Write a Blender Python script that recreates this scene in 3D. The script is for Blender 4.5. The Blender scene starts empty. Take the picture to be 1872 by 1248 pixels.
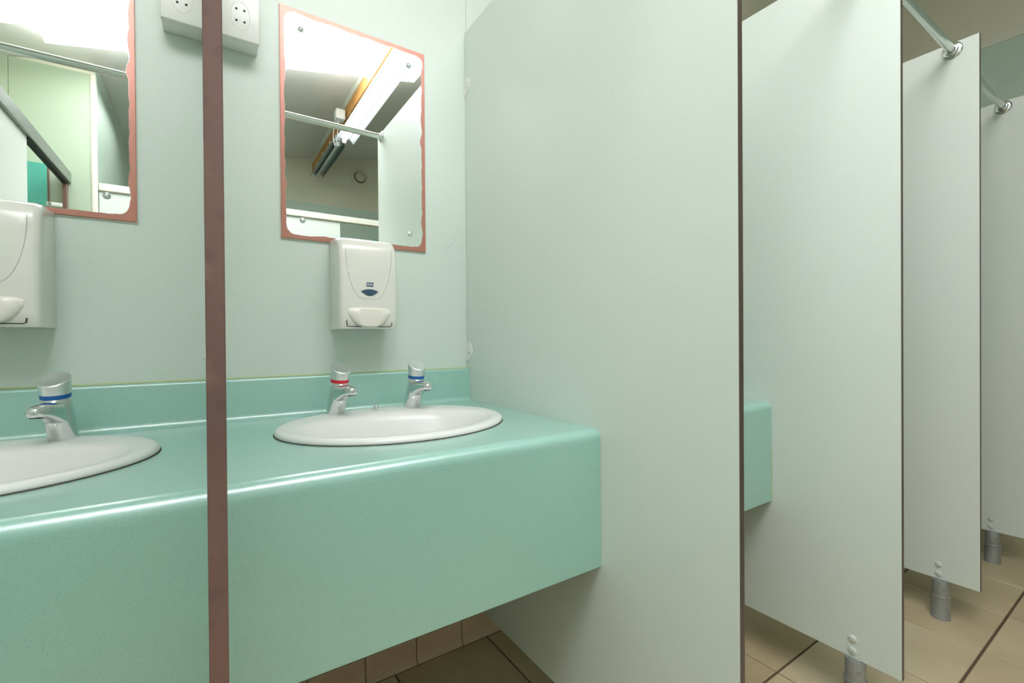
import bpy, bmesh, math, random
from mathutils import Vector, Matrix
random.seed(7)
C = bpy.context.scene.collection
S = bpy.context.scene
R = math.radians
PI = math.pi

# ------------------------------------------------------------------ camera
CAM_H = 1.0421
yaw, pit, rol = R(33.5496), R(-0.3269), R(-0.4225)
fw = Vector((math.sin(yaw)*math.cos(pit), math.cos(yaw)*math.cos(pit), math.sin(pit)))
rt = Vector((math.cos(yaw), -math.sin(yaw), 0))
up = rt.cross(fw)
rt2 = rt*math.cos(rol) + up*math.sin(rol)
up2 = -rt*math.sin(rol) + up*math.cos(rol)
cam = bpy.data.cameras.new('camera')
cam.sensor_width = 36; cam.lens = 841.2132/1872*36; cam.clip_start = 0.02
co = bpy.data.objects.new('camera', cam); C.objects.link(co)
M = Matrix((rt2, up2, -fw)).transposed().to_4x4(); M.translation = (0, 0, CAM_H)
co.matrix_world = M
S.camera = co

# ------------------------------------------------------------------ world, exposure, strengths of the room's lights
w = bpy.data.worlds.new('world'); S.world = w; w.use_nodes = True
w.node_tree.nodes['Background'].inputs[0].default_value = (0.75, 0.85, 0.9, 1)
w.node_tree.nodes['Background'].inputs[1].default_value = 0.3
S.view_settings.view_transform = 'Standard'; S.view_settings.look = 'None'
S.view_settings.exposure = 0.95; S.view_settings.gamma = 1.0
S.view_settings.use_curve_mapping = False
SKY_E = 5.3        # daylight through the rooflight
TUBE_E = 5.0       # fluorescent tube of the long batten
TUBE_E2 = 14.0      # tube of the batten on the left

# ------------------------------------------------------------------ materials
def lin(c): return tuple(((v/255)/12.92 if v/255 <= .04045 else ((v/255+.055)/1.055)**2.4) for v in c) + (1,)
def mat(name, rgb, rough=.5, metal=0., spec=.5, coat=0., emit=None, es=0.):
    m = bpy.data.materials.new(name); m.use_nodes = True
    b = m.node_tree.nodes['Principled BSDF']
    b.inputs['Base Color'].default_value = lin(rgb); b.inputs['Roughness'].default_value = rough
    b.inputs['Metallic'].default_value = metal; b.inputs['Specular IOR Level'].default_value = spec
    b.inputs['Coat Weight'].default_value = coat; b.inputs['Coat Roughness'].default_value = .08
    if emit: b.inputs['Emission Color'].default_value = lin(emit); b.inputs['Emission Strength'].default_value = es
    return m
def N(m, t, **k):
    n = m.node_tree.nodes.new(t)
    for a, v in k.items(): setattr(n, a, v)
    return n
def L(m, a, b): m.node_tree.links.new(a, b)
def speckle(m, rgb, dark, light, scale=700., amt=.5, cloud=.25, cloud_rgb=None, bump=.05):
    """fine flecks plus a faint large mottling, in object space (metres)"""
    b = m.node_tree.nodes['Principled BSDF']
    tc = N(m, 'ShaderNodeTexCoord')
    n1 = N(m, 'ShaderNodeTexNoise'); n1.inputs['Scale'].default_value = scale; n1.inputs['Detail'].default_value = 1
    n2 = N(m, 'ShaderNodeTexNoise'); n2.inputs['Scale'].default_value = scale*.6; n2.inputs['Detail'].default_value = 2
    n3 = N(m, 'ShaderNodeTexNoise'); n3.inputs['Scale'].default_value = 3.5; n3.inputs['Detail'].default_value = 3
    for n in (n1, n2, n3): L(m, tc.outputs['Object'], n.inputs['Vector'])
    r1 = N(m, 'ShaderNodeMapRange'); r1.inputs[1].default_value = .58; r1.inputs[2].default_value = .72; r1.inputs[4].default_value = amt
    r2 = N(m, 'ShaderNodeMapRange'); r2.inputs[1].default_value = .6; r2.inputs[2].default_value = .72; r2.inputs[4].default_value = amt*.55
    r3 = N(m, 'ShaderNodeMapRange'); r3.inputs[1].default_value = .35; r3.inputs[2].default_value = .65; r3.inputs[4].default_value = cloud
    L(m, n1.outputs[0], r1.inputs[0]); L(m, n2.outputs[0], r2.inputs[0]); L(m, n3.outputs[0], r3.inputs[0])
    def mix(fac, a, bb):
        x = N(m, 'ShaderNodeMix', data_type='RGBA'); L(m, fac, x.inputs[0])
        if isinstance(a, tuple): x.inputs[6].default_value = a
        else: L(m, a, x.inputs[6])
        x.inputs[7].default_value = bb
        return x.outputs[2]
    c = mix(r3.outputs[0], lin(rgb), lin(cloud_rgb or dark))
    c = mix(r1.outputs[0], c, lin(dark)); c = mix(r2.outputs[0], c, lin(light))
    L(m, c, b.inputs['Base Color'])
    if bump:
        bp = N(m, 'ShaderNodeBump'); bp.inputs['Strength'].default_value = bump; bp.inputs['Distance'].default_value = .001
        L(m, n2.outputs[0], bp.inputs['Height']); L(m, bp.outputs[0], b.inputs['Normal'])
    return m
LAM = speckle(mat('pale_green_laminate', (217, 226, 217), .38), (217, 226, 217), (190, 204, 194), (228, 234, 228), 620, .5, .22, (213, 224, 212))
LAMW = speckle(mat('wall_cladding_laminate', (211, 223, 213), .42), (211, 223, 213), (180, 201, 187), (225, 232, 226), 620, .55, .22, (207, 221, 207))
LAMG = speckle(mat('green_laminate', (194, 215, 200), .4), (194, 215, 200), (174, 200, 182), (210, 226, 212), 620, .4, .2)
LAMB = speckle(mat('darkened_block_laminate', (180, 198, 172), .4), (180, 198, 172), (164, 184, 158), (194, 210, 188), 620, .4, .2)  # panel laminate darkened: weaker light on the block is put into its colour
TEAL = speckle(mat('teal_solid_surface', (149, 198, 185), .25, coat=1.), (149, 198, 185), (108, 164, 150), (186, 220, 210), 520, .45, .3, (158, 200, 178), .02)
TEALP = speckle(mat('teal_panel', (88, 178, 158), .35), (88, 178, 158), (70, 160, 140), (110, 192, 170), 500, .3, .2)
EDGE = speckle(mat('brown_laminate_edge', (126, 94, 84), .3, spec=.6), (126, 94, 84), (94, 70, 64), (154, 120, 108), 60, .5, .6, (88, 66, 60), 0)
EDGE2 = speckle(mat('dark_laminate_edge', (88, 74, 66), .35), (88, 74, 66), (66, 56, 50), (104, 88, 80), 60, .5, .5, (72, 62, 56), 0)
CREAM = speckle(mat('cream_wall_paint', (226, 224, 202), .6), (226, 224, 202), (214, 212, 188), (232, 230, 212), 60, .2, .2)
CEIL = speckle(mat('ceiling_paint', (238, 238, 232), .6), (238, 238, 232), (228, 228, 220), (244, 244, 240), 40, .2, .2)
TRIMW = mat('white_trim', (225, 225, 210), .4)
CER = mat('white_ceramic', (230, 230, 225), .3, coat=.15)
CHR2 = mat('satin_chrome', (236, 238, 238), .38, 1.)
CHR = mat('chrome', (225, 228, 228), .06, 1.)
RAILM = mat('brushed_chrome_rail', (214, 220, 216), .22, 1.)
ALU = speckle(mat('dull_aluminium', (168, 170, 166), .45, .45), (168, 170, 166), (126, 130, 126), (205, 206, 202), 90, .6, .5)
ALUG = mat('grey_aluminium', (150, 160, 150), .4, .5)
PLW = mat('white_plastic', (228, 228, 218), .22, coat=.3)
PLC = mat('ivory_plastic', (236, 231, 218), .28, coat=.2)
PLS = mat('socket_plastic', (232, 234, 228), .3)
SEAL = mat('dark_sealant', (70, 62, 48), .8)
DARK = mat('dark_gap', (26, 26, 24), .7)
RED = mat('red_ring_plastic', (214, 30, 52), .3)
BLUE = mat('blue_ring_plastic', (16, 92, 165), .3)
NAVY = mat('navy_print', (38, 62, 110), .35)
LENS = mat('dark_blue_window', (62, 88, 112), .15, coat=.5)
WHITE = mat('white_print', (235, 238, 240), .5)
WOOD = speckle(mat('orange_timber', (214, 160, 92), .6), (214, 160, 92), (180, 120, 62), (228, 180, 120), 25, .4, .5)
TEAL.node_tree.nodes['Principled BSDF'].inputs['Coat IOR'].default_value = 1.95
TEAL.node_tree.nodes['Principled BSDF'].inputs['Coat Roughness'].default_value = .34
GROUT = mat('dark_grout', (98, 82, 60), .9)
CAULK = mat('yellow_green_sealant', (186, 202, 150), .5)
CAP = mat('pale_screw_cap', (208, 214, 206), .3, coat=.2)
REFL = mat('white_enamel_reflector', (206, 214, 216), .22)
STEEL = mat('galvanised_reflector', (150, 160, 160), .3, .7)
PANE = mat('rooflight_pane', (240, 245, 245), .5, emit=(250, 248, 255), es=SKY_E)
TUBE = mat('fluorescent_tube', (245, 245, 245), .3, emit=(255, 248, 252), es=TUBE_E)
TUBE2 = mat('bright_fluorescent_tube', (245, 245, 245), .3, emit=(255, 248, 252), es=TUBE_E2)
VENTM = mat('cream_vent_plastic', (214, 208, 184), .4)

def tile_mat(name, rgb, d, l):
    m = speckle(mat(name, rgb, .42), rgb, d, l, 170, .55, .6, None, .25)
    return m
T1 = tile_mat('beige_floor_tile', (206, 190, 154), (176, 158, 120), (220, 206, 174))
T2 = tile_mat('tan_floor_tile', (198, 180, 144), (168, 148, 112), (212, 196, 164))
T3 = tile_mat('sand_floor_tile', (212, 198, 164), (182, 166, 130), (224, 212, 182))
SKT = tile_mat('pinkish_skirting_tile', (214, 186, 158), (190, 162, 134), (224, 200, 174))

# mirror: silvering with a corroded copper border (wear with its own shape)
def mirror_mat(hw, hh):
    m = bpy.data.materials.new('mirror_silvering'); m.use_nodes = True
    b = m.node_tree.nodes['Principled BSDF']
    tc = N(m, 'ShaderNodeTexCoord'); sp = N(m, 'ShaderNodeSeparateXYZ'); L(m, tc.outputs['Object'], sp.inputs[0])
    nz = N(m, 'ShaderNodeTexNoise'); nz.inputs['Scale'].default_value = 16; nz.inputs['Detail'].default_value = 4; L(m, tc.outputs['Object'], nz.inputs['Vector'])
    def mth(op, a, b_=None):
        n = N(m, 'ShaderNodeMath', operation=op)
        for i, v in enumerate((a, b_)):
            if v is None: continue
            if isinstance(v, (int, float)): n.inputs[i].default_value = v
            else: L(m, v, n.inputs[i])
        return n.outputs[0]
    r = .022
    qx = mth('MAXIMUM', mth('SUBTRACT', mth('ABSOLUTE', sp.outputs[0]), hw-r-.012), 0.)
    qz = mth('MAXIMUM', mth('SUBTRACT', mth('ABSOLUTE', sp.outputs[2]), hh-r-.014), 0.)
    d = mth('SQRT', mth('ADD', mth('MULTIPLY', qx, qx), mth('MULTIPLY', qz, qz)))
    d = mth('ADD', mth('SUBTRACT', d, r), mth('MULTIPLY', mth('SUBTRACT', nz.outputs[0], .5), .022))
    mr = N(m, 'ShaderNodeMapRange'); mr.inputs[1].default_value = -.0004; mr.inputs[2].default_value = .0006; L(m, d, mr.inputs[0])
    n2 = N(m, 'ShaderNodeTexNoise'); n2.inputs['Scale'].default_value = 9; L(m, tc.outputs['Object'], n2.inputs['Vector'])
    cm = N(m, 'ShaderNodeMix', data_type='RGBA'); L(m, n2.outputs[0], cm.inputs[0]); cm.inputs[6].default_value = lin((190, 116, 100)); cm.inputs[7].default_value = lin((184, 140, 124))
    x = N(m, 'ShaderNodeMix', data_type='RGBA'); L(m, mr.outputs[0], x.inputs[0]); x.inputs[6].default_value = (.90, .94, .91, 1); L(m, cm.outputs[2], x.inputs[7])
    L(m, x.outputs[2], b.inputs['Base Color'])
    f = N(m, 'ShaderNodeMix', data_type='FLOAT'); L(m, mr.outputs[0], f.inputs[0]); f.inputs[2].default_value = 0.; f.inputs[3].default_value = .32
    L(m, f.outputs[0], b.inputs['Roughness'])
    g = N(m, 'ShaderNodeMix', data_type='FLOAT'); L(m, mr.outputs[0], g.inputs[0]); g.inputs[2].default_value = 1.; g.inputs[3].default_value = .35
    L(m, g.outputs[0], b.inputs['Metallic'])
    return m

# ------------------------------------------------------------------ mesh helpers
def bx(bm, x0, y0, z0, x1, y1, z1, bev=0, seg=1, mi=0):
    vs = [bm.verts.new(p) for p in ((x0,y0,z0),(x1,y0,z0),(x1,y1,z0),(x0,y1,z0),(x0,y0,z1),(x1,y0,z1),(x1,y1,z1),(x0,y1,z1))]
    fs = [bm.faces.new([vs[i] for i in f]) for f in ((3,2,1,0),(4,5,6,7),(0,1,5,4),(1,2,6,5),(2,3,7,6),(3,0,4,7))]
    for f in fs: f.material_index = mi
    if bev:
        es = list({e for f in fs for e in f.edges})
        bmesh.ops.bevel(bm, geom=es, offset=bev, segments=seg, profile=.5, affect='EDGES')
    return fs
def extr_x(bm, prof, x0, x1, closed=True, mi=0):
    """prof: list of (y, z), extruded along x"""
    a = [bm.verts.new((x0, y, z)) for y, z in prof]; b = [bm.verts.new((x1, y, z)) for y, z in prof]
    n = len(prof)
    for i in range(n if closed else n-1):
        j = (i+1) % n; bm.faces.new((a[i], a[j], b[j], b[i])).material_index = mi
    if closed: bm.faces.new(a[::-1]); bm.faces.new(b)
def lathe(bm, prof, c=(0,0,0), axis=Vector((0,0,1)), seg=32, caps=True, mi=0):
    """prof: list of (radius, distance along the axis)"""
    ax = Vector(axis).normalized(); q = ax.to_track_quat('Z', 'Y').to_matrix(); c = Vector(c)
    rings = []
    for r, h in prof:
        rings.append([bm.verts.new(c + q @ Vector((r*math.cos(2*PI*k/seg), r*math.sin(2*PI*k/seg), h))) for k in range(seg)])
    for a, b in zip(rings, rings[1:]):
        for k in range(seg): bm.faces.new((a[k], a[(k+1) % seg], b[(k+1) % seg], b[k])).material_index = mi
    if caps: bm.faces.new(rings[0][::-1]).material_index = mi; bm.faces.new(rings[-1]).material_index = mi
def tube(bm, pts, r, seg=8):
    pts = [Vector(p) for p in pts]; rings = []
    for i, p in enumerate(pts):
        t = (pts[min(i+1, len(pts)-1)] - pts[max(i-1, 0)]).normalized(); q = t.to_track_quat('Z', 'Y').to_matrix()
        rings.append([bm.verts.new(p + q @ Vector((r*math.cos(2*PI*k/seg), r*math.sin(2*PI*k/seg), 0))) for k in range(seg)])
    for a, b in zip(rings, rings[1:]):
        for k in range(seg): bm.faces.new((a[k], a[(k+1) % seg], b[(k+1) % seg], b[k]))
    bm.faces.new(rings[0][::-1]); bm.faces.new(rings[-1])
def loft(bm, rings, caps=True):
    rs = [[bm.verts.new(p) for p in r] for r in rings]; n = len(rs[0])
    for a, b in zip(rs, rs[1:]):
        for k in range(n): bm.faces.new((a[k], a[(k+1) % n], b[(k+1) % n], b[k]))
    if caps: bm.faces.new(rs[0][::-1]); bm.faces.new(rs[-1])
def obj(name, bm, m, parent=None, smooth=None):
    me = bpy.data.meshes.new(name); bmesh.ops.recalc_face_normals(bm, faces=bm.faces[:])
    bm.to_mesh(me); bm.free()
    for x in (m if isinstance(m, (list, tuple)) else [m]): me.materials.append(x)
    if smooth is not None:
        me.polygons.foreach_set('use_smooth', [True]*len(me.polygons))
        me.set_sharp_from_angle(angle=R(smooth))
    o = bpy.data.objects.new(name, me); C.objects.link(o); o.parent = parent
    return o
def local(o):
    """move a mesh's origin to its bounds centre (before parenting)"""
    me = o.data; c = sum((v.co for v in me.vertices), Vector())/len(me.vertices)
    me.transform(Matrix.Translation(-c)); o.location = c; return o
def thing(name, label, cat, loc=(0,0,0), rz=0, group=None):
    o = bpy.data.objects.new(name, None); C.objects.link(o); o.location = loc; o.rotation_euler = (0, 0, rz)
    o.empty_display_size = .05
    o['label'] = label; o['category'] = cat
    if group: o['group'] = group
    return o
def tag(o, label, cat, group=None):
    o['label'] = label; o['category'] = cat
    if group: o['group'] = group
    return o
def struct(name, bm, m, parent=None, smooth=None):
    o = obj(name, bm, m, parent, smooth)
    if parent is None: o['kind'] = 'structure'
    return o
def part(name, m, parent, fn, smooth=None):
    bm = bmesh.new(); fn(bm); return obj(name, bm, m, parent, smooth)
def copy_tree(o, parent=None):
    c = o.copy(); C.objects.link(c); c.parent = parent
    for ch in list(o.children): copy_tree(ch, c)
    return c

# ------------------------------------------------------------------ dimensions (metres), camera above the origin
D = 1.4133          # face of the mirror wall
YF = .4354          # front edges of the bay partitions
PX = lambda i: .0059 + .75*i
T = .0135
ZT, ZB = 2.0962, .1422
XE = 3.75           # end wall face
XL = -1.30          # left wall face
YB = -2.63          # wall opposite
CZ = lambda x: 2.846 + .2*x       # sloping ceiling
SKY_Y, SKY_X = -.585, 1.36
SKY_Y1 = .25        # the rooflight ends here, plain ceiling runs on to the mirror wall
BLK_Y = -.92        # face of the projecting block seen in the left mirror
BLK_X = -.55

# ------------------------------------------------------------------ floor of tiles
bm = bmesh.new(); bx(bm, XL-.1, YB-.1, -.06, XE+.1, D+.12, -.004); floor = struct('floor', bm, GROUT)
def tile_mesh(w_, d_, m, ch=.0018, th=.012):
    b = bmesh.new(); x, y = w_/2, d_/2
    loft(b, [[(-x,-y,-th),(x,-y,-th),(x,y,-th),(-x,y,-th)], [(-x,-y,-ch),(x,-y,-ch),(x,y,-ch),(-x,y,-ch)],
             [(-x+ch,-y+ch,0),(x-ch,-y+ch,0),(x-ch,y-ch,0),(-x+ch,y-ch,0)]])
    me = bpy.data.meshes.new('tile'); bmesh.ops.recalc_face_normals(b, faces=b.faces[:]); b.to_mesh(me); b.free(); me.materials.append(m); return me
P = .33; cache = {}
xs = [.15 + P*k for k in range(-5, 12)]; ys = [.407 + P*k for k in range(-10, 4)]
for i, xa in enumerate(xs):
    for j, ya in enumerate(ys):
        x0, x1 = max(xa, XL), min(xa+P, XE); y0, y1 = max(ya, YB), min(ya+P, D-.006)
        if x1-x0 < .02 or y1-y0 < .012: continue
        if x1 < BLK_X and y1 < BLK_Y: continue
        m = random.choice((T1, T1, T2, T3)); k = (round(x1-x0, 3), round(y1-y0, 3), m.name)
        if k not in cache: cache[k] = tile_mesh(x1-x0-.0045, y1-y0-.0075, m)
        o = bpy.data.objects.new('tile', cache[k]); C.objects.link(o); o.parent = floor
        o.location = ((x0+x1)/2, (y0+y1)/2, random.uniform(-.0006, .0004))

# ------------------------------------------------------------------ walls with laminate cladding
def slab(name, x0, y0, z0, x1, y1, z1, m, parent=None, bev=0):
    b = bmesh.new(); bx(b, x0, y0, z0, x1, y1, z1, bev); return struct(name, b, m, parent)
def prism_wall(name, m, x0, x1, y0, y1, parent=None, z0=0, top=CZ, dz=0):
    b = bmesh.new()
    lo = [(x0,y0,z0),(x1,y0,z0),(x1,y1,z0),(x0,y1,z0)]; hi = [(x, y, top(x)+dz) for x, y, _ in lo]
    loft(b, [lo, hi]); return struct(name, b, m, parent)
wb = prism_wall('wall_back', CREAM, XL-.1, XE+.1, D+.012, D+.12, dz=.12)
for a, b_ in ((XL, PX(0)-.0), (PX(0), PX(1)), (PX(1), PX(2)), (PX(2), PX(3)), (PX(3), PX(4)), (PX(4), XE)):
    slab('cladding_panel', a+.0006, D, .11, b_-.0006, D+.012, 2.5, LAMW, wb)
we = prism_wall('wall_right', CREAM, XE+.012, XE+.12, YB-.1, D+.12)
for a, b_ in ((YB, -1.4), (-1.4, -.17), (-.17, D-.001)):
    slab('cladding_panel', XE, a+.0006, .11, XE+.012, b_-.0006, 2.695, LAMG, we)
slab('top_trim', XE-.004, YB, 2.695, XE+.012, D-.001, 2.735, TRIMW, we)
wl = prism_wall('wall_left', CREAM, XL-.12, XL, BLK_Y, D+.12, dz=.12)
wo = prism_wall('wall_front', CREAM, XL-.1, XE+.12, YB-.12, YB)
for k in range(4):
    a = BLK_X + k*1.08; slab('cladding_panel', a+.001, YB, .11, min(a+1.079, XE-.001), YB+.01, 2.55, LAMG, wo)
slab('boxed_duct', 1.60, YB+.01, 2.0, 2.0, YB+.12, 2.2, TEALP, wo, .004)
# the projecting block on the left, seen in the left mirror
bm = bmesh.new()
lo = [(XL-.12, YB, 0), (BLK_X-.012, YB, 0), (BLK_X-.012, BLK_Y-.012, 0), (XL-.12, BLK_Y-.012, 0)]
loft(bm, [lo, [(x, y, CZ(x)+.25) for x, y, _ in lo]])
blk = struct('wall_block', bm, CREAM)
slab('cladding_panel', XL, BLK_Y-.012, .0, -.921, BLK_Y, 2.66, LAMB, blk)
slab('cladding_panel', -.919, BLK_Y-.012, .0, BLK_X-.014, BLK_Y, 2.66, LAMB, blk)
prism_wall('cladding_panel', LAMG, BLK_X-.012, BLK_X, YB, BLK_Y-.013, blk, 0, CZ, -.003)
b = bmesh.new(); lathe(b, [(.017, 0), (.017, 2.66)], (BLK_X-.012, BLK_Y-.008, 0), seg=20); struct('corner_trim', b, TRIMW, blk, 40)

# ceiling and rooflight
bm = bmesh.new()
def csl(b, x0, x1, y0, y1, dz=0, th=.08):
    lo = [(x0,y0,CZ(x0)+dz),(x1,y0,CZ(x1)+dz),(x1,y1,CZ(x1)+dz),(x0,y1,CZ(x0)+dz)]
    loft(b, [lo, [(x, y, z+th) for x, y, z in lo]])
csl(bm, XL-.12, XE+.12, YB-.12, SKY_Y); csl(bm, SKY_X, XE+.12, SKY_Y, D+.12); csl(bm, XL-.12, SKY_X-.0005, SKY_Y1, D+.12)
csl(bm, XL-.12, SKY_X+.02, SKY_Y-.03, SKY_Y-.0005, .0805, .08); csl(bm, SKY_X+.0005, SKY_X+.03, SKY_Y, SKY_Y1, .0805, .08); csl(bm, XL-.12, SKY_X, SKY_Y1+.0005, SKY_Y1+.03, .0805, .08)
ceil_ = struct('ceiling', bm, CEIL)
b = bmesh.new(); csl(b, XL-.12, SKY_X, SKY_Y+.001, SKY_Y1-.001, .115, .03); sky = struct('window_1', b, TRIMW)
XP = -.70; n = 3; wx = (SKY_X-XP)/n
for k in range(n):
    b = bmesh.new(); csl(b, XP+wx*k+.002, XP+wx*(k+1)-.002, SKY_Y+.001, SKY_Y1-.001, -.08, .018); obj('rooflight_pane', b, PANE, sky)  # panes lowered below the ceiling, shaped so their glowing edges brighten it
b = bmesh.new(); csl(b, XL, XP-.001, SKY_Y+.001, SKY_Y1-.001, .06, .018); obj('side_board', b, CEIL, sky)

# skirting tiles
def skirting(name, x0, x1, y, off):
    base = bmesh.new(); bx(base, x0, y-.0008, 0, x1, y+.004, .072, 0); root = struct(name, base, GROUT)
    k = math.floor((x0-off)/.163); cach = {}
    while off + .163*k < x1:
        a, c = max(off+.163*k, x0), min(off+.163*(k+1), x1); k += 1
        if c-a < .02: continue
        wd = round(c-a-.003, 4)
        if wd not in cach:
            bb = bmesh.new(); prof = [(0, 0), (-.018, 0), (-.0165, .003), (-.011, .011), (-.0085, .024), (-.008, .076), (-.0065, .079), (0, .079)]
            extr_x(bb, prof, -wd/2, wd/2); me = bpy.data.meshes.new('skirting_tile'); bmesh.ops.recalc_face_normals(bb, faces=bb.faces[:]); bb.to_mesh(me); bb.free(); me.materials.append(SKT); cach[wd] = me
        o = bpy.data.objects.new('skirting_tile', cach[wd]); C.objects.link(o); o.parent = root; o.location = ((a+c)/2, y-.001, 0)
    return root
skirting('baseboard_back', XL, XE-.02, D, .391)
sk2 = skirting('baseboard_right', -1.38, 2.55, 0, .05); sk2.rotation_euler = (0, 0, R(-90)); sk2.location = (XE, 0, 0)

# ------------------------------------------------------------------ bay partitions
def make_partition(label, foot=True, brackets='left'):
    """local frame: origin on the floor below the panel's front edge, y runs to the wall"""
    t = thing('partition_panel', label, 'partition', group='partition panels between the washing bays')
    Lp = D-YF-.0006
    def f(b):
        for fc in bx(b, -T/2, 0, ZB, T/2, Lp, ZT, .0009, 1): pass
        b.normal_update()
        for fc in b.faces: fc.material_index = 0 if abs(fc.normal.x) > .9 else 1
    part('board', [LAM, EDGE], t, f)
    fy = .107
    ft = part('foot', ALU, t, lambda b: lathe(b, [(.0285, 0), (.0285, .004), (.027, .007), (.027, .083), (.0262, .086), (.024, .087), (.024, ZB-.004), (.0225, ZB-.001)], (0, fy, 0), seg=40), 35)
    part('collar', ALU, ft, lambda b: lathe(b, [(.0276, .076), (.0284, .079), (.0284, .084), (.0265, .0875)], (0, fy, 0), seg=40), 35)
    part('clamp_lug', ALU, ft, lambda b: (bx(b, -T/2-.006, fy-.016, ZB-.012, -T/2-.0003, fy+.016, ZB+.002, .001), bx(b, T/2+.0003, fy-.016, ZB-.012, T/2+.006, fy+.016, ZB+.002, .001)))
    for z in (.163, .196):
        for s in (-1, 1):
            def g(b, s=s, z=z): lathe(b, [(.0105, 0), (.0105, .0018), (.008, .0042), (.003, .005)], (s*T/2, fy+.004, z), (s, 0, 0), 24)
            part('screw_cap', CAP, t, g, 50)
    for z in (1.0, 1.9):
        for s in (-1, 1):
            def g(b, s=s, z=z):
                q = [(0, -.030), (-.026, -.030), (-.038, -.016), (-.042, 0), (-.038, .016), (-.026, .030), (0, .030)] if z < 1.5 else [(0, -.034), (-.006, -.03), (-.034, -.008), (-.038, .004), (-.034, .022), (-.022, .034), (0, .034)]
                x0, x1 = s*(T/2+.0002), s*(T/2+.0034)
                r1 = [(x0, Lp+a, z+c) for a, c in q]; r2 = [(x1, Lp+a, z+c) for a, c in q]; loft(b, [r1, r2])
            bk = part('wall_bracket', PLS, t, g)
            part('screw', CHR, bk, lambda b, s=s, z=z: lathe(b, [(.0062, 0), (.0062, .001), (.004, .0032), (.001, .0036)], (s*(T/2+.0034), Lp-.022, z), (s, 0, 0), 20), 50)
    return t
plab = {-1: 'pale green partition panel closing the left bay on its far left side',
        0: 'partition seen edge-on as a brown vertical strip between the two basins',
        1: 'largest pale green partition panel, right of the basin with two taps',
        2: 'pale green partition panel with a teal counter end meeting its left face',
        3: 'narrow-looking green partition panel with a whole metal foot, third right of the basins',
        4: 'farthest green partition panel, cut off by the right edge of the photo'}
proto = make_partition(plab[0]); proto.location = (PX(0), YF, 0)
for i in (-1, 1, 2, 3, 4):
    c = copy_tree(proto); c.location = (PX(i), YF, 0); c['label'] = plab[i]
    for ch in c.children:
        if ch.name.startswith('board'): ch.material_slots[1].link = 'OBJECT'; ch.material_slots[1].material = EDGE2

# rails
def make_rail():
    t = thing('curtain_rail', '', 'rail', group='chrome rails joining the partitions')
    a, b_ = T/2+.0003, .75-T/2-.0003
    part('tube', RAILM, t, lambda b: lathe(b, [(.0135, a), (.0135, b_)], (0, 0, 0), (1, 0, 0), 32), 40)
    for x, s in ((a, 1), (b_, -1)):
        part('flange', CHR, t, lambda b, x=x, s=s: lathe(b, [(.029, 0), (.029, .002), (.026, .005), (.019, .006), (.0175, .014), (.0142, .016)], (x, 0, 0), (s, 0, 0), 36), 40)
    return t
rlab = {-1: 'chrome rail above the left bay, seen in the left mirror',
        0: 'chrome rail above the basin with two taps, seen in the right mirror',
        1: 'chrome rail above the bay behind the largest partition panel',
        2: 'larger chrome rail at top right, ending in a flange on a green panel',
        3: 'smaller, farther chrome rail at the right edge of the photo'}
rp = make_rail()
for i in range(-1, 4):
    o = rp if i == -1 else copy_tree(rp)
    o.location = (PX(i), YF+.0703, 2.068); o['label'] = rlab[i]

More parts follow.
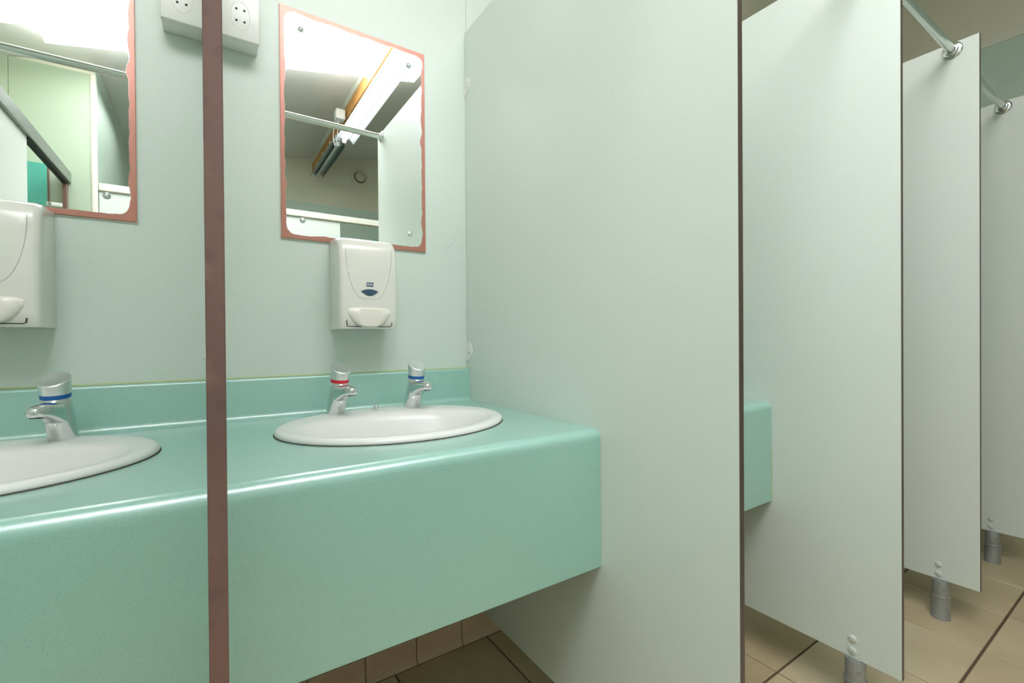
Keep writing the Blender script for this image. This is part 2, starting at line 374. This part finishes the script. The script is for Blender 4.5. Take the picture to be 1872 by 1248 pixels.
# ------------------------------------------------------------------ counters with backsplash and apron
ZC, YC, ZCB, BS = .8337, D-.6475, .5169, .1087
BCX, BCY, BA, BBY = .386, 1.108, .272, .224       # basin in the right bay: centre and half axes (bay-local x is from PX)
def arc(cx, cy, r, a0, a1, n=6): return [(cx+r*math.cos(R(a0+(a1-a0)*k/n)), cy+r*math.sin(R(a0+(a1-a0)*k/n))) for k in range(n+1)]
def make_counter(label, X0, X1, hx=None):
    t = thing('vanity_counter', label, 'counter', ((X0+X1)/2, D, 0), group='teal counters in the washing bays')
    ox = (X0+X1)/2; x0, x1 = X0-ox+.0006, X1-ox-.0006
    g = lambda y: y - D
    rf = .021
    ya, yb = g(YC)+rf, -.034
    # worktop: flat top with an elliptical cut-out, rounded nose
    def top(b):
        th = .03
        if hx is None:
            bx(b, x0, ya, ZC-th, x1, yb, ZC)
        else:
            cx, cy = hx-ox, g(BCY); ea, eb = BA-.02, BBY-.02
            ang = sorted([2*PI*k/96 for k in range(96)] + [math.atan2(yy-cy, xx-cx) % (2*PI) for xx in (x0, x1) for yy in (ya, yb)])
            vo, vi, wo_, wi = [], [], [], []
            for q in ang:
                c_, s_ = math.cos(q), math.sin(q); ks = []
                if c_ > 1e-9: ks.append((x1-cx)/c_)
                if c_ < -1e-9: ks.append((x0-cx)/c_)
                if s_ > 1e-9: ks.append((yb-cy)/s_)
                if s_ < -1e-9: ks.append((ya-cy)/s_)
                k = min(ks); e = 1/math.sqrt((c_/ea)**2+(s_/eb)**2)
                vo.append(b.verts.new((cx+k*c_, cy+k*s_, ZC))); vi.append(b.verts.new((cx+e*c_, cy+e*s_, ZC)))
                wo_.append(b.verts.new((cx+k*c_, cy+k*s_, ZC-th))); wi.append(b.verts.new((cx+e*c_, cy+e*s_, ZC-th)))
            n_ = len(ang)
            for k in range(n_):
                j = (k+1) % n_
                b.faces.new((vo[k], vo[j], vi[j], vi[k])); b.faces.new((vi[k], vi[j], wi[j], wi[k]))
                b.faces.new((wo_[k], wi[k], wi[j], wo_[j])); b.faces.new((vo[k], wo_[k], wo_[j], vo[j]))
        nose = arc(ya, ZC-rf, rf, 90, 180) + [(g(YC), ZC-.03), (ya, ZC-.03)]
        extr_x(b, nose, x0, x1)
    part('worktop', TEAL, t, top, 35)
    def ap(b):
        extr_x(b, [(g(YC), ZC-.0301), (g(YC), ZCB+.003), (g(YC)+.003, ZCB), (g(YC)+.018, ZCB), (g(YC)+.018, ZC-.0301)], x0, x1)
    part('apron', TEAL, t, ap, 35)
    def bs(b):
        r = .007
        pr = [(-.0006, ZC-.03), (-.0006, ZC+BS)] + arc(-.02+r, ZC+BS-r, r, 90, 180, 5) + [(-.02, ZC+.016)] + \
             [(-.036+.016*math.sin(R(a)), ZC+.016-.016*math.cos(R(a))) for a in (72, 54, 36, 18, 0)] + [(-.034-.002, ZC-.03)]
        extr_x(b, pr, x0, x1)
    part('backsplash', TEAL, t, bs, 50)
    part('sealant_bead', CAULK, t, lambda b: extr_x(b, [(-.0004, ZC+BS), (-.0004, ZC+BS+.004), (-.006, ZC+BS+.0006)], x0, x1))
    return t
make_counter('teal speckled counter in the left bay with the blue-ringed tap at frame left', PX(-1)+T/2, PX(0)-T/2, PX(0)-.355-.0)
make_counter('long teal speckled counter carrying the full basin with red and blue taps', PX(0)+T/2, PX(1)-T/2, PX(0)+BCX-.0059+.0059)
t = make_counter('end of a teal counter seen between the largest panel and the next one', PX(1)+T/2, PX(2)-T/2, None)
part('side_sealant', CAULK, t, lambda b: bx(b, .366, YC-D-.0012, .53, .3679, YC-D+.004, .68))

# ------------------------------------------------------------------ basins
def make_basin(label, x):
    t = thing('wash_basin', label, 'basin', (x, BCY, ZC), group='white oval wash basins')
    n = 72
    ya0 = lambda q, a, b_, cy, z: [(a*math.cos(2*PI*k/n), cy+b_*math.sin(2*PI*k/n), z) for k in range(n)]
    prof = [(BA-.022, BBY-.022, 0, -.012), (BA-.022, BBY-.022, 0, .0006), (BA, BBY, 0, .0008), (BA+.001, BBY+.001, 0, .004), (BA-.001, BBY-.001, 0, .009), (BA-.006, BBY-.006, 0, .0125), (BA-.014, BBY-.014, 0, .0135),
            (BA-.028, BBY-.030, -.004, .0125), (BA-.034, BBY-.052, -.018, .0115), (BA-.040, BBY-.066, -.030, .0095), (BA-.047, BBY-.074, -.032, .003), (BA-.056, BBY-.082, -.033, -.012), (BA-.072, BBY-.094, -.034, -.045),
            (BA-.100, BBY-.112, -.034, -.085), (BA-.145, BBY-.140, -.034, -.115), (BA-.20, BBY-.178, -.034, -.130), (.024, .024, -.034, -.136), (.020, .020, -.034, -.138)]
    bm = bmesh.new()
    loft(bm, [ya0(0, a, b_, cy, z) for a, b_, cy, z in prof], False)
    out = [(a+.006 if i > 9 else a-.008, b_+.006 if i > 9 else b_-.008, cy, z-.010) for i, (a, b_, cy, z) in enumerate(prof) if i > 9][::-1]
    obj('bowl', bm, CER, t, 60)
    under = [(BA-.0215, BBY-.0215, 0, -.002), (BA-.040, BBY-.05, -.02, -.05), (BA-.085, BBY-.09, -.034, -.10), (BA-.19, BBY-.165, -.034, -.145), (.03, .03, -.034, -.155)]
    bm = bmesh.new(); loft(bm, [ya0(0, a, b_, cy, z) for a, b_, cy, z in under]); obj('underside', bm, CER, t, 60) if False else bm.free()
    part('rim_sealant', SEAL, t, lambda b: loft(b, [ya0(0, BA+.0026, BBY+.0026, 0, .0002), ya0(0, BA+.0018, BBY+.0018, 0, .0018), ya0(0, BA-.004, BBY-.004, 0, .0018), ya0(0, BA-.004, BBY-.004, 0, .0002)], False))
    part('drain', CHR, t, lambda b: lathe(b, [(.026, 0), (.026, .002), (.021, .0035), (.018, .001), (.004, .0008)], (0, -.034, -.137), seg=32), 40)
    part('chain_stay', CHR, t, lambda b: (lathe(b, [(.007, .0122), (.007, .0138), (.0035, .0145), (.003, .024), (.0045, .026), (.002, .0285)], (0, BBY-.050, 0), seg=16), bx(b, -.0068, BBY-.052, .018, -.0052, BBY-.048, .0255), bx(b, .0052, BBY-.052, .018, .0068, BBY-.048, .0255), bx(b, -.0068, BBY-.052, .0165, .0068, BBY-.048, .0185)), 40)
    return t
X_L, X_R = -.3491, .3919
make_basin('white oval basin cut off by the left edge, with one tap in view', X_L)
make_basin('whole white oval basin below the right mirror, with two taps', X_R)

# ------------------------------------------------------------------ taps: local -y is forward
def make_tap(label, x, y, rz, ringm):
    t = thing('basin_tap', label, 'tap', (x, y, ZC+.0125), rz, 'chrome push taps')
    n = 32
    def sup(cx, cy, a, b_, z, p=2.0, tilt=0.):
        out = []
        for k in range(n):
            q = 2*PI*k/n; c_, s_ = math.cos(q), math.sin(q)
            X = a*math.copysign(abs(c_)**(2/p), c_); Y = b_*math.copysign(abs(s_)**(2/p), s_)
            out.append((cx+X, cy+Y, z+tilt*Y))
        return out
    def body(b):
        loft(b, [sup(0, 0, .0242, .0252, 0), sup(0, 0, .0242, .0252, .002), sup(0, -.0055, .0236, .0258, .02), sup(0, -.0145, .0230, .0285, .045), sup(0, -.0205, .0226, .0262, .066, tilt=.05), sup(0, -.0245, .0224, .0238, .084, tilt=.12), sup(0, -.0248, .0212, .0222, .0856, tilt=.12)])
        def sec(y, hw, z0, z1, p=3.2):
            c, h = (z0+z1)/2, (z1-z0)/2
            return [(hw*math.copysign(abs(math.cos(2*PI*k/n))**(2/p), math.cos(2*PI*k/n)), y, c+h*math.copysign(abs(math.sin(2*PI*k/n))**(2/p), math.sin(2*PI*k/n))) for k in range(n)]
        loft(b, [sec(-.008, .0205, .026, .0815), sec(-.030, .0205, .032, .0808), sec(-.045, .0190, .0405, .0800), sec(-.062, .0172, .0490, .0792), sec(-.078, .0158, .0530, .0785, 2.7), sec(-.088, .0142, .0540, .0770, 2.5), sec(-.0955, .0110, .0565, .0745, 2.2), sec(-.0995, .0058, .0610, .0705, 2.)])
    bd = part('body', CHR, t, body, 45)
    part('aerator', DARK, bd, lambda b: lathe(b, [(.0095, 0), (.0095, .006), (.007, .006), (.007, .004), (.001, .004)], (0, -.084, .0595), (0, -.1, -1), 24), 40)
    part('ring', ringm, t, lambda b: loft(b, [sup(0, -.0245, .0228, .0238, .0857, tilt=.12), sup(0, -.0255, .0232, .0242, .0937, tilt=.12)]), 45)
    def cap(b):
        loft(b, [sup(0, -.0255, .0230, .0240, .0938, tilt=.12), sup(0, -.0268, .0238, .0248, .103, tilt=.2), sup(0, -.0285, .0248, .0258, .1195, tilt=.5), sup(0, -.0287, .0248, .0258, .1215, tilt=.5), sup(0, -.0285, .0236, .0246, .1230, tilt=.5), sup(0, -.0283, .020, .021, .1224, tilt=.5), sup(0, -.0281, .008, .009, .1208, tilt=.5)])
    part('push_cap', CHR2, t, cap, 45)
    return t
make_tap('chrome tap with a red ring on the left of the whole basin', .285, 1.288, R(15), RED)
make_tap('chrome tap with a blue ring on the right of the whole basin', .499, 1.284, R(8), BLUE)
make_tap('chrome tap with a blue ring on the basin at the left edge', -.245, 1.288, R(-15), BLUE)

# ------------------------------------------------------------------ mirrors
HW, HH = (.5981-.1739)/2, (1.9687-1.3262)/2
MM = mirror_mat(HW, HH)
def make_mirror(label, x):
    t = thing('wall_mirror', label, 'mirror', (x, D, (1.9687+1.3262)/2), group='screwed mirrors with copper-stained borders')
    part('glass', MM, t, lambda b: bx(b, -HW, -.0068, -HH, HW, -.0028, HH, .0008))
    part('backing', TRIMW, t, lambda b: bx(b, -HW-.0022, -.0027, -HH-.0030, HW+.0016, -.0002, HH+.001))
    for sx in (-1, 1):
        for sz in (-1, 1):
            part('screw', CHR, t, lambda b: lathe(b, [(.0078, 0), (.0076, .0015), (.006, .0038), (.003, .0052), (.0005, .0056)], (sx*.158, -.0068, sz*.268), (0, -1, 0), 24), 60)
    return t
make_mirror('whole rectangular mirror with copper-stained border above the two-tap basin', .386)
make_mirror('mirror cut off by the top left corner, above the left dispenser', -.136-HW)

# ------------------------------------------------------------------ soap dispensers
def text_mesh(txt, size, ext):
    cu = bpy.data.curves.new('lettering', 'FONT'); cu.body = txt; cu.size = size; cu.extrude = ext; cu.align_x = 'CENTER'; cu.align_y = 'CENTER'
    o = bpy.data.objects.new('lettering', cu); C.objects.link(o); bpy.context.view_layer.update()
    me = bpy.data.meshes.new_from_object(o.evaluated_get(bpy.context.evaluated_depsgraph_get())); bpy.data.objects.remove(o); return me
def make_dispenser(label, x):
    t = thing('soap_dispenser', label, 'soap dispenser', (x, D, 1.073), group='white soap dispensers under the mirrors')
    W2, H = .0815, .258
    # outline of the side: wall at y=0
    def bodyf(b):
        top = [(-.001, H-.004)] + [(-.010, H)] + [(-.060, H+.001), (-.078, H-.001), (-.094, H-.008), (-.105, H-.020), (-.111, H-.036), (-.114, H-.060)]
        prof = [(-.001, 0)] + top + [(-.1165, .16), (-.117, .09), (-.116, .03), (-.113, .006), (-.109, 0)]
        rings = []
        for xx in [-W2, -W2+.0015, -W2+.005, -W2+.012, -.04, 0, .04, W2-.012, W2-.005, W2-.0015, W2]:
            e = max(0, (abs(xx)-(W2-.012))/.012); ins = .012*(1-math.sqrt(max(0, 1-e*e))) + .002*(xx/W2)**2
            rings.append([(xx, py + ins*(min(1, -py/.04) if py < -.002 else 0), pz - (ins*.8*min(1, -py/.04) if pz > H*.7 else 0)) for py, pz in prof])
        loft(b, rings)
    part('housing', PLW, t, bodyf, 38)
    # push bar
    def bar(b):
        rings = []; n = 14
        for k in range(n+1):
            u = -1+2*k/n; xx = .0585*u
            zt_ = .0595 - .002*u*u; zb = .0035 + .034*abs(u)**2.6
            yf = -.1275 + .010*abs(u)**3
            rings.append([(xx, -.112, zt_), (xx, yf+.006, zt_+.0002), (xx, yf+.001, zt_-.005), (xx, yf, (zt_+zb)/2), (xx, yf+.002, zb+.004), (xx, yf+.006, zb), (xx, -.112, zb)])
        loft(b, rings)
    part('push_bar', PLC, t, bar, 40)
    part('bar_gap', DARK, t, lambda b: (tube(b, [(-.0627, -.1172, .024), (-.0625, -.1172, .014), (-.0615, -.1168, .0085), (-.057, -.1165, .0065), (.057, -.1165, .0065), (.0615, -.1168, .0085), (.0625, -.1172, .018)], .0012, 6)))
    part('shell_seam', mat('seam_grey', (176, 182, 172), .5) if 'seam_grey' not in bpy.data.materials else bpy.data.materials['seam_grey'], t,
         lambda b: tube(b, [(s_*(.064-.046*(1-math.cos(R(a)))), -.1147-.0022*math.sin(R(a)), .225-.140*math.sin(R(a)))
                            for s_, a in [(-1, q) for q in range(0, 91, 9)] + [(1, q) for q in range(90, -1, -9)]], .0005, 5))
    def lens(b):
        n = 16; r1 = []; r2 = []
        pts = [(.0245*(-1+2*k/n), .105+.0062*(1-(-1+2*k/n)**2)) for k in range(n+1)] + [(.0245*(1-2*k/n), .105-.0125*(1-(1-2*k/n)**2)**1.2) for k in range(1, n)]
        loft(b, [[(a, -.115, z) for a, z in pts], [(a, -.1184, z) for a, z in pts], [(a*.86, -.1194, .1035+(z-.1035)*.82) for a, z in pts]])
    part('level_window', LENS, t, lens, 30)
    lb = part('maker_label', NAVY, t, lambda b: loft(b, [[(-.0095, y_, .119), (.0095, y_, .119), (.011, y_, .130), (-.008, y_, .130)] for y_ in (-.1150, -.1178)]))
    me = text_mesh('deb', .0115, .0002); me.materials.append(WHITE)
    me.transform(Matrix.Rotation(R(90), 4, 'X')); o = bpy.data.objects.new('lettering', me); C.objects.link(o); o.parent = lb; o.location = (0, -.1179, .1248)
    part('lever_pin', CHR, t, lambda b: lathe(b, [(.0022, 0), (.002, .0008), (.0008, .0014)], (-.056, -.1150, .155), (0, -1, 0), 12), 40)
    return t
make_dispenser('white soap dispenser wholly in view under the right mirror', .3819)
make_dispenser('white soap dispenser cut off by the left edge of the photo', -.3605)

# ------------------------------------------------------------------ shaver sockets
def make_socket(label, x0, x1, z0):
    xc = (x0+x1)/2; w_ = (x1-x0)/2; z1 = z0+.148
    t = thing('shaver_socket', label, 'socket', (xc, D, z0), group='white wall sockets above the counter')
    part('back_box', PLS, t, lambda b: bx(b, -w_+.001, -.052, .001, w_-.001, -.0004, .147, .003, 2), 40)
    part('face_plate', PLS, t, lambda b: bx(b, -w_, -.066, 0, w_, -.0505, .148, .0025, 2), 40)
    for cz in (.058,):
        for sx in (-1, 1):
            for zz in (.0445, .0735):
                part('pin_slot', DARK, t, lambda b, sx=sx, zz=zz: bx(b, sx*.0088-.0024, -.0668, zz-.0026, sx*.0088+.0024, -.0655, zz+.0026, .0008))
        part('socket_ring', TRIMW, t, lambda b: [tube(b, [(.021*math.cos(R(a)), -.0662, cz+.036*math.sin(R(a))) for a in range(0, 361, 20)], .0006, 5)])
    return t
make_socket('left white wall socket, left of the brown panel edge', -.0835, -.0012, 1.801)
make_socket('right white wall socket, right of the brown panel edge', .036, .1205, 1.804)
# a hook mark on the wall beside the mirror
o = part('wall_hook', CHR, None, lambda b: (lathe(b, [(.003, 0), (.003, .002), (.0012, .003), (.0012, .009)], (.683, D, 1.357), (0, -1, 0), 12), tube(b, [(.683, D-.008, 1.357), (.683, D-.0095, 1.362), (.6825, D-.0085, 1.366)], .001, 6)), 40)
tag(o, 'tiny metal pin in the wall right of the whole mirror', 'hook')

# ------------------------------------------------------------------ what the mirrors show: cubicles, doorway, lamps, vent
YH = -.975
t = thing('cubicle_screen', 'white-railed row of cubicle fronts reflected low in both mirrors', 'cubicle', (0, YH, 0))
part('headrail', TRIMW, t, lambda b: bx(b, BLK_X+.002, -.022, 1.975, XE-.01, .022, 2.022, .004), None)
part('infill_panel', LAM, t, lambda b: bx(b, BLK_X+.003, -.007, .14, -.372, .007, 1.974))
d = part('cubicle_door', LAM, t, lambda b: bx(b, -.368, -.007, .14, .22, .007, 1.974))
part('infill_panel', LAM, t, lambda b: bx(b, .224, -.007, .14, .885, .007, 1.974))
part('infill_panel', LAM, t, lambda b: bx(b, 1.62, -.007, .14, 2.4, .007, 1.974))
part('cubicle_door', LAM, t, lambda b: bx(b, 2.404, -.007, .14, XE-.02, .007, 1.974))
for x in (-.535, -.38, .235, .87, 1.64, 2.39, 3.70):
    part('leg', ALU, t, lambda b, x=x: lathe(b, [(.02, 0), (.02, .139)], (x, 0, 0), seg=16), 40)
for z in (1.86, 1.89):
    part('hinge_screw', CHR, t, lambda b, z=z: lathe(b, [(.009, 0), (.007, .004)], (.50, .007, z), (0, 1, 0), 16), 40)
# doorway screen on the left
t = thing('doorway_screen', 'grey-railed doorway screen reflected at the left of the left mirror', 'screen', (-.685, 0, 0))
part('headrail', ALUG, t, lambda b: bx(b, -.022, BLK_Y+.001, 1.985, .022, YF+.02, 2.05, .003))
part('rail_channel', DARK, t, lambda b: bx(b, -.012, BLK_Y+.02, 1.972, .012, -.175, 1.984))
part('screen_panel', LAM, t, lambda b: bx(b, -.0065, -.17, .14, .0065, YF-.03, 1.984))
part('door_post', [EDGE], t, lambda b: bx(b, -.008, BLK_Y+.001, 0, .008, BLK_Y+.045, 1.972))
for fy in (-.1, .33): part('foot', ALU, t, lambda b: lathe(b, [(.024, 0), (.024, .14)], (0, fy, 0), seg=20), 40)
bl = part('door_bolt', PLS, t, lambda b: bx(b, -.075, BLK_Y+.05, 1.825, -.008, BLK_Y+.062, 1.85, .005, 2), 40)
part('bolt_knob', CHR, bl, lambda b: lathe(b, [(.009, 0), (.008, .008)], (-.06, BLK_Y+.062, 1.8375), (0, 1, 0), 16), 40)
# teal door leaf on the block
t = thing('teal_door', 'teal door leaf with a brown edge reflected beyond the doorway in the left mirror', 'door', (-.85, BLK_Y, 0))
part('leaf', [TEALP], t, lambda b: bx(b, -.30, .001, .02, .088, .024, 2.075))
part('edge_strip', EDGE, t, lambda b: bx(b, .0885, .001, .02, .094, .025, 2.075))

def make_lamp(label, x, y0, y1, z, refl, lit, hw=.075):
    t = thing('batten_light', label, 'lamp', (x, (y0+y1)/2, z), group='fluorescent batten lights under the ceiling')
    h = (y1-y0)/2
    part('spine', REFL, t, lambda b: bx(b, -.028, -h, .036, .028, h, .085, .004))
    def rf(b):
        pr = [(-hw, 0), (-.05, .034), (.05, .034), (hw, 0), (hw+.0015, .001), (.051, .0358), (-.051, .0358), (-hw-.0015, .001)]
        loft(b, [[(a, -h+.03, c) for a, c in pr], [(a, h-.03, c) for a, c in pr]])
    part('reflector', refl, t, rf)
    part('tube', lit or REFL, t, lambda b: lathe(b, [(.008, -h+.035), (.013, -h+.045), (.013, h-.045), (.008, h-.035)], (0, 0, .014), (0, 1, 0), 16), 40)
    for s in (-1, 1): part('lamp_holder', PLS, t, lambda b, s=s: bx(b, -.016, s*(h-.03)-.006, -.004, .016, s*(h-.03)+.006, .037, .002))
    for k in range(3): part('clip', PLS, t, lambda b, k=k: bx(b, -.034, (-.6+.6*k)*h-.008, .05, -.0285, (-.6+.6*k)*h+.008, .093, .001))
    return t
l1 = make_lamp('long white batten light reflected in the right mirror', 1.02, -1.40, .60, 2.775, REFL, TUBE, .08)
l2 = make_lamp('dull grey batten light at the far end, reflected in the right mirror', .985, -2.42, -1.41, 2.765, STEEL, None, .06)
l3 = make_lamp('batten light with a hanging cable reflected at the top of the left mirror', -.285, -1.60, -.30, 2.625, REFL, TUBE2, .062)
for l, x, z, y0, y1 in ((l1, 1.02, 2.775, -1.2, -.85), (l2, .985, 2.765, -2.2, -1.6), (l3, -.285, 2.625, -1.45, -.85)):
    for y in (y0, y1):
        part('hanger', ALUG, l, lambda b: bx(b, -.004, y-l.location.y-.008, .085, .004, y-l.location.y+.008, (2.885 if l is not l3 else CZ(x))-z-.0005))
part('cable', PLS, l3, lambda b: tube(b, [(-.02+.0, .66, .05), (-.05, .69, .08), (-.08, .66, .04), (-.11, .62, .08), (-.13, .60, .21)], .0028, 6), 60)
b = bmesh.new(); bx(b, .985, YB+.001, 2.913-.03, 1.035, SKY_Y-.032, 2.980); bx(b, .985, SKY_Y-.0315, 2.883, 1.035, D+.011, 2.980)
beam = struct('trim_1', b, WOOD)
b = bmesh.new(); bx(b, .980, YB+.001, 2.9805, 1.040, SKY_Y-.0315, 3.0415); obj('packing_board', b, TRIMW, beam)
bb = thing('junction_box', 'small white junction box with loose wires beside the timber beam, in the right mirror', 'junction box', (.925, -1.15, 2.90))
part('box', PLS, bb, lambda b: bx(b, -.028, -.04, -.04, .045, .04, .04, .004))
part('wire', PLS, bb, lambda b: tube(b, [(-.01, -.03, -.04), (-.03, -.06, -.12), (-.02, -.12, -.19), (-.01, -.16, -.16), (.0, -.2, -.08)], .003, 6), 60)
part('wire', PLS, bb, lambda b: tube(b, [(.0, -.01, -.04), (-.0, -.05, -.17), (-.01, -.10, -.22), (-.01, -.15, -.13)], .003, 6), 60)
vt = thing('wall_vent', 'round cream vent on the far wall, reflected in the right mirror', 'vent', (1.50, YB, 2.93))
part('collar', VENTM, vt, lambda b: lathe(b, [(.098, 0), (.098, .004), (.088, .012), (.066, .014), (.064, .006)], (0, 0, 0), (0, 1, 0), 40), 40)
part('shadow_gap', DARK, vt, lambda b: lathe(b, [(.064, 0), (.064, .0065)], (0, 0, 0), (0, 1, 0), 40), 40)
part('disc', VENTM, vt, lambda b: lathe(b, [(.052, .007), (.056, .022), (.052, .027), (.02, .029)], (0, 0, 0), (0, 1, 0), 40), 40)
